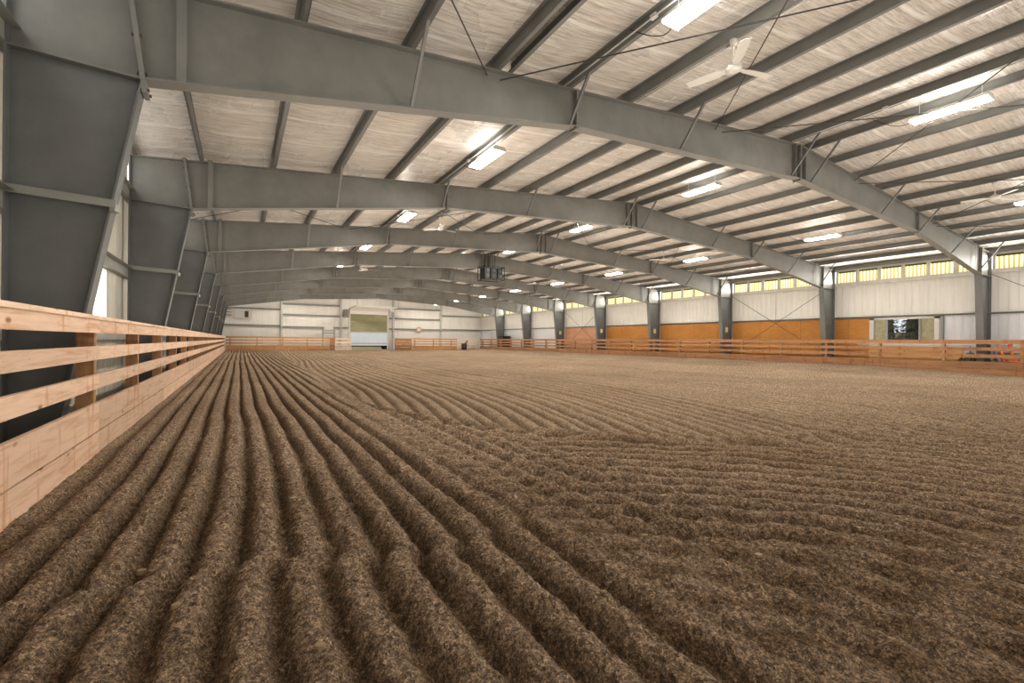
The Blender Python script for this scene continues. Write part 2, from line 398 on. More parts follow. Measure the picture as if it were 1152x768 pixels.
fl = bpy.data.objects.new('floor', me); C.objects.link(fl); struct(fl, 'brown harrowed sand of the riding arena with long furrows')
def sandz(x, y): return float(sand(np.array([x]), np.array([y]))[0][0])

# pale clods lying on the sand
cl = MB(); rs = random.Random(3)
for i in range(34):
    x = rs.uniform(-.9, 5.5); y = rs.uniform(.9, 6.5); r = rs.uniform(.008, .019); z = sandz(x, y)
    n = 7; a0 = rs.random() * 6
    top = [(x + r * (1 + .4 * rs.random()) * math.cos(a0 + k * 2 * math.pi / n) * 1.5, y + r * (1 + .4 * rs.random()) * math.sin(a0 + k * 2 * math.pi / n), z + .008 + rs.random() * .006) for k in range(n)]
    bot = [(p[0], p[1], z - .012) for p in top]
    cl.add(top + bot, [tuple(range(n)), tuple(range(2 * n - 1, n - 1, -1))] + [(k, k + n, (k + 1) % n + n, (k + 1) % n) for k in range(n)])
tag(cl.build('clods', 'chip'), 'small pale clods of hard clay scattered over the near sand', 'clods', kind='stuff')

# ------------------------------------------------------------------ roof
PUR = [-.81, .67, 2.15, 3.6, 5.1, 6.58, 8.06, 9.54, 11.0, 12.33, 13.29, 14.56, 16.05, 17.5, 18.98, 20.46, 21.94, 23.42, 24.9, 26.4]
PH = .2
Y0 = -2.6
def ceiling():
    px = [-2.3] + PUR + [28.25]
    xs = []
    for a, b in zip(px[:-1], px[1:]): xs += list(np.linspace(a, b, 9)[:-1])
    xs = np.array(xs + [28.25]); ys = np.arange(Y0, YEND + .2, .22)
    gx, gy = np.meshgrid(xs, ys)
    z = np.vectorize(zt)(gx) + PH + .012
    ia = np.searchsorted(np.array(px), gx, side='right') - 1; ia = np.clip(ia, 0, len(px) - 2); pa = np.array(px)
    t = (gx - pa[ia]) / (pa[ia + 1] - pa[ia])
    z = z - .035 * np.sin(np.pi * t) * (1 + .5 * vn(gx * .7, gy * .8, 31)) + .008 * vn(gx * 1.2, gy * 3.1, 32) * np.sin(np.pi * t)
    v = np.stack([gx, gy, z], -1).reshape(-1, 3); n = len(xs); idx = np.arange(len(v)).reshape(len(ys), n)
    q = np.stack([idx[:-1, :-1], idx[1:, :-1], idx[1:, 1:], idx[:-1, 1:]], -1).reshape(-1, 4)
    me = bpy.data.meshes.new('ceiling'); me.from_pydata(v.tolist(), [], q.tolist()); me.update()
    for p in me.polygons: p.use_smooth = True
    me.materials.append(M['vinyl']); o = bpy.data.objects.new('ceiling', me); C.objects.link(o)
    struct(o, 'wrinkled white vinyl insulation under the pitched roof')
ceiling()
def zsec(m, x, z, y0, y1, side=1, h=PH, fl=.07, t=.006):
    m.box(x - t / 2, x + t / 2, y0, y1, z, z + h)
    m.box(*sorted((x, x + side * fl)), y0, y1, z, z + t)
    m.box(*sorted((x, x - side * fl)), y0, y1, z + h - t, z + h)
    xx = x + side * fl; m.box(*sorted((xx, xx - side * t)), y0, y1, z, z + .022)
    return m
nl = sum(1 for x in PUR if x < XRIDGE)
for i, x in enumerate(PUR):
    o = zsec(MB(), x, zt(x) + .008, Y0, YEND - .06, 1 if x < XRIDGE else -1).build('roof_purlin', 'purlin')
    if x < XRIDGE:
        k = nl - 1 - i; lab = '%s long grey steel purlin left of the roof ridge, running down the hall' % ORD[k]
    else:
        lab = '%s long grey steel purlin right of the roof ridge, running down the hall' % ORD[i - nl]
    tag(o, lab, 'purlin', 'roof purlins')
x = 3.9; pt = zsec(MB(), x, zt(x) + .008, Y0, fy(0) - .05, -1)
for yy in (1.2, 4.35): pt.box(3.6, 3.9, yy - .04, yy + .04, zt(3.75) + .0, zt(3.75) + .03)
tag(pt.build('doubled_purlin', 'purlin'), 'short extra purlin doubling the seventh line left of the ridge, with cross ties', 'purlin')
for x, lab in ((-2.08, 'steel eave strut along the top of the left wall'), (27.98, 'steel eave strut along the top of the right wall')):
    tag(MB().box(x - .06, x + .06, Y0, YEND - .06, zt(x) + .0, zt(x) + PH - .02).build('eave_strut', 'purlin'), lab, 'eave strut')

# ------------------------------------------------------------------ portal frames
LK, RK, S1, S2, RB = (-.98, 4.2), (26.8, 4.24), (5.29, 5.19), (20.46, 5.22), (12.81, 5.64)
BRL = [-.65, 2.15, 5.1, 8.06, 12.33]; BRR = [13.29, 17.5, 20.46, 23.42, 26.4]
def flange(m, pts, w=.21, t=.02):
    for (a, b) in zip(pts[:-1], pts[1:]):
        m.bar((a[0], 0, a[1]), (b[0], 0, b[1]), w, t, (-(b[1] - a[1]), 0, b[0] - a[0]))
def zb(x):
    p = [LK, S1, RB, S2, RK]
    for a, b in zip(p[:-1], p[1:]):
        if a[0] <= x <= b[0]: return a[1] + (b[1] - a[1]) * (x - a[0]) / (b[0] - a[0])
    return LK[1] if x < 0 else RK[1]
def make_frame():
    root = thing('portal_frame', '', 'steel frame', (0, fy(0), 0), 0, 'steel portal frames')
    t = .007
    # left column, tapered
    m = MB(); m.prism([(-2.08, -.05), (-1.72, -.05), (LK[0], LK[1]), (-2.08, LK[1] + .05)], -t, t)
    flange(m, [(-2.085, -.05), (-2.085, 5.2)], .22); flange(m, [(-1.725, -.05), (LK[0], LK[1])], .22)
    col = m.build('left_column', 'steel_col', root)
    b = MB(); b.bar((-2.12, -.13, 2.76), (-1.2, -.13, 2.72), .012, .085); b.bar((-1.23, -.13, 2.68), (-1.2, -.02, 2.68), .05, .08)
    b.build('girt_brace', 'girt', col)
    m = MB(); m.prism([(-2.08, LK[1] + .05), (LK[0], LK[1]), (-1.1, zt(-1.1)), (-2.08, zt(-2.08))], -t, t)
    m.bar((-2.08, 0, LK[1] + .04), (LK[0], 0, LK[1] - .005), .2, .02); flange(m, [(-2.1, zt(-2.1) + .0), (-1.1, zt(-1.1))])
    m.build('left_knee', 'steel', root)
    # right column
    m = MB(); m.prism([(27.96, -.05), (27.22, -.05), RK, (27.96, RK[1] + .02)], -t, t)
    flange(m, [(27.965, -.05), (27.965, 5.25)], .24); flange(m, [(27.215, -.05), RK], .24)
    col = m.build('right_column', 'steel_col', root, label='right column of the frame, paler where daylight falls on it')
    m = MB(); m.prism([RK, (27.96, RK[1] + .02), (27.96, zt(27.96)), (26.86, zt(26.86))], -t, t)
    m.bar((RK[0], 0, RK[1] - .005), (27.96, 0, RK[1] + .015), .2, .02); flange(m, [(26.86, zt(26.86)), (27.98, zt(27.98))])
    m.build('right_knee', 'steel', root)
    # rafters in four lengths
    def raf(a, b, name):
        m = MB(); m.prism([(a[0], a[1]), (b[0], b[1]), (b[0] if b is not RK else 26.86, zt(b[0] if b is not RK else 26.86)), (a[0] if a is not LK else -1.1, zt(a[0] if a is not LK else -1.1))], -t, t)
        flange(m, [a, b]); xa = a[0] if a is not LK else -1.1; xb = b[0] if b is not RK else 26.86
        flange(m, [(xa, zt(xa)), (xb, zt(xb))]); m.build(name, 'steel', root)
    raf(LK, S1, 'outer_rafter'); raf(S1, RB, 'inner_rafter'); raf(RB, S2, 'inner_rafter'); raf(S2, RK, 'outer_rafter')
    # bolted end plates
    def plate(p, q, name, w=.22, tk=.05):
        p3, q3 = Vector((p[0], 0, p[1])), Vector((q[0], 0, q[1]))
        bm = MB().bar(p3, q3, tk, w, (0, 1, 0)); nf = len(bm.f)
        d = (q3 - p3).normalized(); n = Vector((d.z, 0, -d.x))
        for s in (.03, .17, .5, .83, .97):
            for sy in (-.075, .075):
                c = p3.lerp(q3, s) + Vector((0, sy, 0)); bm.tube([c - n * (tk / 2 + .022), c + n * (tk / 2 + .022)], .018, 6)
        pl = bm.build(name, 'steel', root); pl.data.materials.append(M['bolt'])
        for i, p in enumerate(pl.data.polygons): p.material_index = 0 if i < nf else 1
    plate((LK[0] + .02, LK[1] - .16), (-1.12, zt(-1.1) + .06), 'end_plate')
    plate((RK[0], RK[1] - .08), (26.87, zt(26.87) + .05), 'end_plate')
    plate((RB[0], RB[1] - .06), (RB[0], 6.55), 'end_plate', .2, .035)
    for a in (S1, S2): plate((a[0], a[1] - .05), (a[0], zt(a[0]) + .02), 'end_plate', .2, .035)
    for x in (RB[0] - .25, RB[0] + .25):
        MB().box(x - .006, x + .006, -.1, .1, zb(x) + .01, zt(x) - .01).build('stiffener', 'steel', root)
    for x in (-.62, 26.1):
        MB().box(x - .05, x + .05, -.1, -.088, zb(x), zt(x) + .05).build('stiffener', 'steel', root)
    # slanted flange braces up to the purlins, fore and aft
    for x in BRL + BRR:
        if x == -.65: continue
        for sgn in (-1, 1):
            zp = zt(x) + .02; dz = zp - zb(x)
            MB().bar((x + .02, sgn * .1, zb(x) + .02), (x + .02, sgn * (.1 + min(.75, .8 * dz)), zp + .03), .045, .045).build('flange_brace', 'steel' if x < 4 else 'steel_col', root)
    return root
fr = make_frame()
for k in range(NF):
    o = fr if k == 0 else copy_tree(fr)
    o.location = (0, fy(k), 0)
    o['label'] = ('nearest grey steel portal frame, its wide dark column at the left edge' if k == 0 else
                  'last grey steel portal frame, close to the far end wall' if k == NF - 1 else
                  '%s grey steel portal frame counting back from the nearest one' % ORD[k])

# small plates fixed to the right columns
for k, mt, z, lab in ((2, 'yellow_sign', 1.95, 'small yellowish plate on the third right column'), (3, 'yellow_sign', 1.95, 'small yellowish plate on the fourth right column'),
                      (4, 'sign', 2.05, 'small white plate on the fifth right column'), (5, 'yellow_sign', 1.95, 'small yellowish plate on the sixth right column')):
    tag(MB().box(27.44, 27.7, fy(k) - .02, fy(k) - .008, z, z + .34).build('sign_plate', mt), lab, 'sign')

# ------------------------------------------------------------------ bracing rods
def rods_roof(k, first, where):
    xsn = [-2.0, 3.6, 9.5, 16.1, 22.1, 27.9]
    names = ['panel by the left wall', 'left middle panel', 'ridge panel', 'right middle panel', 'panel by the right wall']
    for j in range(5):
        a, b = xsn[j], xsn[j + 1]
        for s in (0, 1):
            xa, xb = (a + .12, b - .12) if s == 0 else (b - .12, a + .12)
            y0, y1 = first, fy(k)
            n = 5; pts = []
            za, zbb = zt(xa) - .07, zt(xb) - .07
            for i in range(n):
                t = i / (n - 1); pts.append((xa + (xb - xa) * t, y0 + (y1 - y0) * t, za + (zbb - za) * t - .03 * s))
            tag(MB().tube(pts, .011, 6).build('brace_rod', 'rod'), 'roof brace rod %s, %s, far end %s' % (where, names[j], 'right' if s == 0 else 'left'), 'brace rod', 'roof brace rods')
rods_roof(0, fy(-1), 'before the nearest frame')
rods_roof(2, fy(1), 'between second and third frames')
rods_roof(5, fy(4), 'between fifth and sixth frames')
for k, where in ((-1, 'beside the nearest frame'), (1, 'between the second and third columns'), (4, 'between the fifth and sixth columns')):
    y0, y1 = fy(k) + .1, fy(k + 1) - .1
    if k >= 0:
        tag(MB().tube([(27.9, (y0 + y1) / 2, 4.25), (27.9, (y0 + y1) / 2, 2.45)], .008, 6).build('hanger_rod', 'rod'), 'thin upright hanger rod on the right wall %s' % where, 'hanger rod')
    for s in (0, 1):
        tag(MB().tube([(27.86 + .03 * s, y0, .55 if s else 4.35), (27.86 + .03 * s, y1, 4.35 if s else .55)], .012, 6).build('brace_rod', 'rod'),
            'diagonal brace rod on the right wall %s, %s end high' % (where, 'far' if s else 'near'), 'brace rod')

# ------------------------------------------------------------------ side walls
def rail_box(m, x0, x1, y0, y1, z0, z1): m.box(x0, x1, y0, y1, z0, z1)
# right wall with a hole for the window
WY0, WY1, WZ0, WZ1 = 8.5, 11.1, 1.42, 2.6
m = MB(); m.box(XR, XR + .12, Y0, WY0, -.1, 4.42); m.box(XR, XR + .12, WY1, YEND + .1, -.1, 4.42); m.box(XR, XR + .12, WY0, WY1, -.1, WZ0); m.box(XR, XR + .12, WY0, WY1, WZ1, 4.42)
struct(m.build('wall_right', 'liner_low'), 'white ribbed metal right wall')
m = MB(); m.box(XR - .07, XR - .005, Y0, YEND, 2.68, 4.36)
struct(m.build('trim_1', 'liner'), 'white ribbed upper liner along the right wall')
m = MB(); m.box(XR - .16, XR + .1, Y0, YEND, 4.36, 4.55)
struct(m.build('trim_2', 'trim'), 'white sill ledge under the right eave windows')
m = MB(); m.box(XR - .02, XR + .12, Y0, YEND, 5.2, 5.5)
struct(m.build('trim_3', 'trim'), 'white eave header above the right windows')
g = MB(); g.box(XR - .2, XR - .0, Y0, YEND, 2.63, 2.655); g.box(XR - .2, XR - .19, Y0, YEND, 2.63, 2.69)
tag(g.build('wall_girt', 'girt'), 'long thin steel girt along the right wall at window head height', 'girt')
def eave_window(n, x, y0, y1, side, pane, npan=6):
    root = struct(empty('window_%d' % n, (x, y0, 4.5)))
    root['label'] = 'strip of eave windows in the %s wall' % ('right' if side > 0 else 'left')
    fm = MB(); pm = MB(); dk = MB(); w = (y1 - y0) / npan
    fm.box(-.03, .05, 0, y1 - y0, .03, .07); fm.box(-.03, .05, 0, y1 - y0, .68, .74)
    for i in range(npan + 1): fm.box(-.035, .055, max(0, i * w - .065), min(y1 - y0, i * w + .065), .02, .74)
    for i in range(npan):
        pm.box(.03 if side > 0 else -.04, .04 if side > 0 else -.03, i * w + .06, (i + 1) * w - .06, .05, .69)
        if side > 0: dk.box(.02, .035, i * w + .08, (i + 1) * w - .08, .6, .685)
    fm.build('window_frame', 'trim', root); p = pm.build('pane', pane, root)
    if side > 0: dk.build('green_band', 'green_dark', root, label='dark green band along the top of the panes')
n = 1
for k in range(-1, NF):
    y0 = fy(k) + .12; y1 = min(fy(k + 1) - .12, YEND - .1)
    eave_window(n, XR + .02, y0, y1, 1, 'fibre'); n += 1
for k in range(-1, NF):
    y0 = fy(k) + .12; y1 = min(fy(k + 1) - .12, YEND - .1)
    eave_window(n, XL - .02, y0, y1, -1, 'fibre_white', 3); n += 1
# the view window: three lites in a white frame
root = struct(empty('window_%d' % n, (XR, WY0, WZ0))); root['label'] = 'three part sliding window in the right wall looking out on trees'; n += 1
fm = MB(); W, Hh = WY1 - WY0, WZ1 - WZ0
for a in ((-.06, .1, -.09, W + .09, Hh - .1, Hh + .06), (-.06, .1, -.09, W + .09, -.08, .06), (-.06, .1, -.09, .1, -.08, Hh), (-.06, .1, W - .1, W + .09, -.08, Hh)): fm.box(*a)
fm.build('window_frame', 'white_paint', root)
sm_ = MB()
for y in (.66, 1.98): sm_.box(-.02, .06, y - .035, y + .035, .05, Hh - .1)
sm_.build('mullion', mat('mullion_grey', (.35, .36, .37), .5), root)
MB().box(.02, .03, .1, W - .1, .06, Hh - .1).build('pane', 'glass', root)
sc = MB(); sc.box(.05, .055, .1, .63, .06, Hh - .1); sc.build('insect_screen', 'mesh_screen', root); 
sc = MB(); sc.box(.05, .055, 2.01, W - .1, .06, Hh - .1); sc.build('insect_screen', 'mesh_screen', root)
# dark upright trim next to the window
tag(MB().box(XR - .1, XR - .01, WY0 - .24, WY0 - .16, 0, 2.62).build('wall_post', 'girt'), 'slim grey post on the right wall just this side of the window', 'post')

# plywood wainscots in the bays of the right wall
def wains(y0, y1, z1, mt, lab, z0=-.05): tag(MB().box(XR - .045, XR - .012, y0, y1, z0, z1).build('plywood_wainscot', mt), lab, 'wall panel', 'plywood wainscots')
wains(WY1 + .1, fy(1) - .1, 2.6, 'osb', 'orange plywood wainscot between the window and the second right column')
wains(fy(1) + .1, fy(2) - .1, 2.6, 'osb', 'orange plywood wainscot behind the diagonal rods, between second and third right columns')
wains(fy(2) + .1, fy(3) - .1, 2.6, 'osb', 'orange plywood wainscot between the third and fourth right columns')
wains(fy(3) + .1, fy(4) - .1, 2.6, 'osb', 'orange plywood wainscot between the fourth and fifth right columns')
wains(fy(4) + .1, fy(5) - .1, 2.6, 'osb_pink', 'pinkish plywood wainscot between the fifth and sixth right columns')
wains(7.6, WY1 + .1, 1.18, 'osb_pale', 'low pale orange plywood wainscot under the window')
wains(Y0, 6.6, .95, 'post', 'low dark brown wainscot at the near end of the right wall')
# left wall
m = MB(); m.box(XL - .12, XL, Y0, YEND + .1, -.1, 4.42); struct(m.build('wall_left', 'drape'), 'white draped insulation of the left wall')
m = MB(); m.box(XL - .06, XL + .03, Y0, YEND, 4.42, 4.56); m.box(XL - .06, XL + .03, Y0, YEND, 5.2, 5.35); struct(m.build('trim_4', 'trim'), 'white trim around the left eave windows')
for z, mt, lab in ((4.25, 'girt', 'long steel girt high on the left wall under the eave windows'), (2.54, 'girt', 'long steel girt half way up the left wall'), (1.2, 'white_girt', 'long pale steel girt low on the left wall')):
    tag(zsec(MB(), XL + .11, z, Y0, YEND - .05, -1, .2, .1).box(XL + .005, XL + .2, Y0, YEND - .05, z + .19, z + .2).build('wall_girt', mt), lab, 'girt')
root = struct(empty('window_%d' % n, (XL, 10.6, 1.3))); root['label'] = 'tall bright translucent panel low in the left wall'; n += 1
MB().box(.0, .02, 0, .8, 0, 1.2).build('pane', 'fibre_dim', root)
# wall behind the camera
m = MB(); m.box(XL - .1, XR + .1, Y0 - .1, Y0, -.1, 5.2); struct(m.build('wall_back', 'liner_far'), 'white wall behind the viewer')

# ------------------------------------------------------------------ far end wall, door, girts
DX0, DX1, DZ = 10.98, 15.44, 4.28
m = MB()
def top(x): return zt(x) + PH - .02
m.prism([(XL, -.1), (DX0, -.1), (DX0, top(DX0)), (XL, top(XL))], YEND, YEND + .12)
m.prism([(DX1, -.1), (XR, -.1), (XR, top(XR)), (DX1, top(DX1))], YEND, YEND + .12)
m.prism([(DX0, DZ), (DX1, DZ), (DX1, top(DX1)), (XRIDGE, top(XRIDGE)), (DX0, top(DX0))], YEND, YEND + .12)
struct(m.build('wall_far', 'liner_far'), 'white ribbed far end wall')
EC = [3.87, 9.98, 16.06, 22.23]
for i, x in enumerate(EC):
    tag(MB().box(x - .1, x + .1, YEND - .28, YEND - .04, -.1, top(x) - .2).build('end_wall_column', 'white_girt'), '%s upright steel column on the far wall, counting from the left' % ORD[i], 'column', 'far wall columns')
segs = [(-2.0, 3.87, (2.58, 4.36)), (3.87, 9.98, (2.5, 3.82, 5.0)), (9.98, 10.95, (2.5, 3.82)), (15.45, 22.23, (2.5, 3.77)), (16.1, 22.23, (5.0,)), (22.23, 27.9, (2.56, 4.33))]
nm = ['left corner', 'left of the door', 'beside the door on its left', 'right of the door', 'right of the door', 'right corner']; lv = {0: 'low', 1: 'middle', 2: 'upper'}
for (a, b, zs), w in zip(segs, nm):
    for j, z in enumerate(zs):
        l = 'upper' if z > 4.2 else ('middle' if z > 3 else 'low')
        g = MB(); g.box(a + .1, b - .1, YEND - .2, YEND - .19, z, z + .17); g.box(a + .1, b - .1, YEND - .2, YEND - .01, z, z + .008); g.box(a + .1, b - .1, YEND - .2, YEND - .01, z + .162, z + .17)
        tag(g.build('wall_girt', 'girt'), '%s level steel girt on the far wall, %s' % (l, w), 'girt', 'far wall girts')
# overhead door raised on its tracks, with frame
root = struct(empty('door_1', (0, YEND, 0))); root['label'] = 'open overhead door in the far wall with white panels raised inside'
fm = MB(); fm.box(DX0 - .12, DX0 + .06, -.14, .1, -.1, DZ + .12); fm.box(DX1 - .06, DX1 + .12, -.14, .1, -.1, DZ + .12); fm.box(DX0, DX1, -.1, .1, DZ - .04, DZ + .14)
fm.build('door_frame', 'white_paint', root)
pts = [(-.1, DZ - .02), (-.16, DZ + .3), (-.34, DZ + .5), (-.7, DZ + .58), (-4.3, DZ + .62)]
for i in range(4):
    pm = MB(); (y0, z0), (y1, z1) = pts[i], pts[i + 1]
    pm.add([(DX0 - .02, y0, z0), (DX1 + .02, y0, z0), (DX1 + .02, y1, z1), (DX0 - .02, y1, z1), (DX0 - .02, y0, z0 + .05), (DX1 + .02, y0, z0 + .05), (DX1 + .02, y1, z1 + .05), (DX0 - .02, y1, z1 + .05)],
           [(0, 3, 2, 1), (4, 5, 6, 7), (0, 1, 5, 4), (1, 2, 6, 5), (2, 3, 7, 6), (3, 0, 4, 7)])
    pm.build('door_panel', M['door_panel'], root)
tr = MB()
for x in (DX0 - .08, DX1 + .08): tr.tube([(x, y, z + .06) for y, z in pts], .03, 6); tr.tube([(x, -4.2, DZ + .66), (x, -4.2, 6.2)], .02, 6)
tr.build('door_track', 'girt', root)
bx = MB(); bx.box(10.3, 10.7, YEND - .3, YEND, 4.02, 4.7); tag(bx.build('door_motor_box', 'girt'), 'grey motor box on the far wall beside the top of the open door', 'motor box')
# things fixed to the end wall
root = thing('vent_box', 'white vent box with a dark opening high on the far wall near the left corner', 'vent', (.35, YEND, 3.4))
MB().box(-.75, .75, -.22, -.01, -.05, .95).build('housing', 'white_paint', root); MB().box(0.05, .4, -.24, -.2, .08, .72).build('opening', mat('brown_dark', (.08, .05, .035), .8), root)
root = thing('louvre_vent', 'white louvred vent on the far wall in the left corner', 'vent', (-1.15, YEND, 3.5))
MB().box(-.35, .4, -.12, -.01, 0, .95).build('housing', 'white_paint', root); lo = MB()
for z in (.12, .42, .72): lo.box(-.3, .36, -.16, -.11, z, z + .13)
lo.build('louvre', 'girt', root)
root = thing('round_sign', 'small round pinkish sign hanging on the far wall right of the door', 'sign', (19.3, YEND - .21, 2.55))
def disc(m, r, y0, y1, n=24): m.prism([(r * math.cos(2 * math.pi * k / n), r * math.sin(2 * math.pi * k / n)) for k in range(n)], y0, y1); return m
disc(MB(), .36, -.03, 0).build('rim', mat('sign_rim', (.40, .27, .23), .6), root); disc(MB(), .28, -.045, -.02).build('face', mat('sign_face', (.68, .55, .5), .6), root)
root = thing('pipe_stand', 'grey tubular frame stand behind the far fence left of the door', 'stand', (8.5, 54.7, 0))
for x in (-.6, .6): MB().tube([(x, 0, -.02), (x, 0, 2.35)], .05).build('leg', 'steel_col', root)
b = MB()
for z in (1.95, 2.3): b.tube([(-.6, 0, z), (.6, 0, z)], .04)
b.build('crossbar', 'girt', root); MB().box(-.45, .45, -.2, .2, 2.3, 2.62).build('top_box', 'white_paint', root)

# ------------------------------------------------------------------ board fences
RAILS = [(1.285, 1.424), (1.006, 1.147), (.705, .856), (.262, .556), (-.06, .25)]
def fence(label, loc, rz, length, post0, pitch, mt, mcap, zoff=0, pm='post'):
    root = thing('board_fence', label, 'fence', (loc[0], loc[1], zoff), rz)
    ps = []; y = post0
    while y < length - .05: ps.append(y); y += pitch
    ends = [0] + [p + .04 for p in ps[1::2]] + [length]
    ends = [e for i, e in enumerate(ends) if i == 0 or e > ends[i - 1] + .2]
    if length - ends[-1] > .01: ends[-1] = length
    for a, b in zip(ends[:-1], ends[1:]):
        for j, (z0, z1) in enumerate(RAILS):
            MB().box(-.038, 0, a + .002, b - .002, z0, z1).build('rail' if j < 4 else 'kick_board', mt, root)
        MB().box(-.165, .022, a + .002, b - .002, 1.424, 1.462).build('cap_board', mcap, root)
    for y in ps: MB().box(-.182, -.04, y, y + .09, -.08, 1.424).build('post', pm, root)
    return root
fence('pale pine board fence along the left side of the arena', (-1.273, -2.4), 0, 55.7, .0 + (6.37 - 2.4 * 3 + 2.4) - .0 + .0, 2.4, 'pine', 'cap_pine')
fence('long reddish board fence along the right side of the arena', (26.6, 53.3), math.pi, 55.6, .58, 2.36, 'pine_red', 'pine_red', .02)
def far_fence(x0, x1, lab, mt='pine_far'): return fence(lab, (x0, 53.4), -math.pi / 2, x1 - x0, .3, 2.35, mt, mt, .02)
far_fence(-1.2, 8.35, 'honey coloured board fence across the far end left of the door')
far_fence(17.7, 23.5, 'honey coloured board fence across the far end right of the door')
def board_gate(lab, x0, x1, mt, solid=True):
    root = thing('board_gate', lab, 'gate', (x0, 53.36, .02)); w = x1 - x0
    for z0, z1 in ([(.04, .36), (.39, .71), (.74, 1.06), (1.09, 1.42)] if solid else [(.05, .34), (.5, .66), (.82, .98), (1.22, 1.40)]):
        MB().box(0, w, -.03, .01, z0, z1).build('board', mt, root)
    for x in (0, w - .12): MB().box(x, x + .12, .01, .09, 0, 1.44).build('upright', mt, root)
    MB().bar((.1, .03, .1), (w - .1, .03, 1.35), .04, .12, (0, 0, 1)).build('diagonal_brace', mt, root)
board_gate('reddish solid board gate beside the far door on its left', 8.4, 8.95, 'pine_red')
board_gate('pale whitewashed board gate next to the far door on its left', 9.0, 10.7, 'pale_gate', False)
board_gate('reddish solid board gate beside the far door on its right', 15.6, 17.6, 'pine_red')
board_gate('pale board gate closing the far right corner of the arena', 23.6, 26.4, 'pale_gate', False)

# ------------------------------------------------------------------ lights, fans, conduits, loudspeakers
def make_light():
    root = thing('light_fixture', '', 'light', (0, 0, 0), 0, 'ceiling light fixtures')
    h = MB(); h.prism([(-.17, .0), (.17, .0), (.12, .07), (-.12, .07)], -.64, .64); h.box(-.17, .17, -.65, -.63, -.035, .02); h.box(-.17, .17, .63, .65, -.035, .02); h.build('housing', 'white_paint', root)
    for x in (-.115, -.038, .038, .115):
        MB().tube([(x, -.62, -.018), (x, .62, -.018)], .024, 8).build('tube', 'glow', root, True, label='glowing white tube')
    for y in (-.5, .5): MB().tube([(0, y, .06), (0, y, .32)], .005, 5).build('hanger_wire', 'galv', root)
    pts = []
    for i in range(9):
        t = i / 8; pts.append((.05 + .1 * math.sin(t * 5), .6 + .75 * t, .05 - .12 * math.sin(math.pi * t) + .28 * t))
    MB().tube(pts, .007, 5).build('power_cord', 'rubber', root)
    return root
li = make_light(); first = True
for row, (x, z, rn) in enumerate(((5.05, 5.6, 'left row'), (12.9, 6.22, 'ridge row'), (20.5, 5.6, 'right row'))):
    for k in range(-1, NF):
        o = li if first else copy_tree(li); first = False
        o.location = (x, fy(k) + 3.05, z)
        o['label'] = 'white tube light fixture in the %s under the roof, %s from the near end' % (rn, ORD[k + 1])
def make_fan():
    root = thing('ceiling_fan', '', 'fan', (0, 0, 0), 0, 'ceiling fans')
    MB().tube([(0, 0, .05), (0, 0, .42)], .012).build('down_rod', 'fan', root)
    MB().lathe([(.02, .46), (.065, .44), (.05, .36), (.02, .34)], n=16).build('canopy', 'fan', root, True)
    MB().lathe([(.03, .10), (.06, .07), (.115, .045), (.12, -.01), (.10, -.045), (.05, -.06), (.02, -.062)], n=24).build('motor', 'fan', root, True)
    for k in range(3):
        a = math.radians((100, 220, 340)[k]); c, s = math.cos(a), math.sin(a); m = MB(); vs = []
        for (r, w, tw) in ((.08, .05, 0), (.18, .05, .012), (.24, .075, .018), (.5, .078, .014), (.72, .07, .01)):
            for (w_, z_) in ((-w, -tw - .004), (w, tw - .004), (w, tw + .004), (-w, -tw + .004)): vs.append((r * c - w_ * s, r * s + w_ * c, z_ - .005))
        fs = [(0, 1, 2, 3), (19, 18, 17, 16)] + [(i * 4 + j, i * 4 + (j + 1) % 4, i * 4 + 4 + (j + 1) % 4, i * 4 + 4 + j) for i in range(4) for j in range(4)]
        m.add(vs, fs).build('blade', 'fan', root)
    return root
fa = make_fan(); first = True
for x, sd in ((6.62, 'left of the ridge'), (19.02, 'right of the ridge')):
    for i, y in enumerate((4.48, 16.75, 28.95)):
        o = fa if first else copy_tree(fa); first = False
        o.location = (x, y, zt(x) - .43); o.rotation_euler = (0, 0, (.12, .6, .2)[i])
        o['label'] = 'cream three bladed ceiling fan %s, %s from the near end' % (sd, ORD[i])
def conduit(x, z, y0, y1, lab):
    c = MB().tube([(x, y0, z), (x, y1, z)], .012, 6)
    for y in np.arange(y0 + 1, y1, 3.05): c.box(x - .03, x + .03, y - .05, y + .05, z - .025, z + .03)
    tag(c.build('conduit', 'galv'), lab, 'conduit')
conduit(6.7, zt(6.7) + .0, Y0 + .1, fy(0) - .2, 'thin bright conduit along the purlin by the near fan left of the ridge')
conduit(12.2, zt(12.2) - .03, Y0 + .1, fy(0) - .2, 'thin bright conduit under the ridge purlins in front of the nearest frame')
conduit(4.98, zt(5.0) + .0, Y0 + .1, YEND - .3, 'thin conduit feeding the left row of lights')
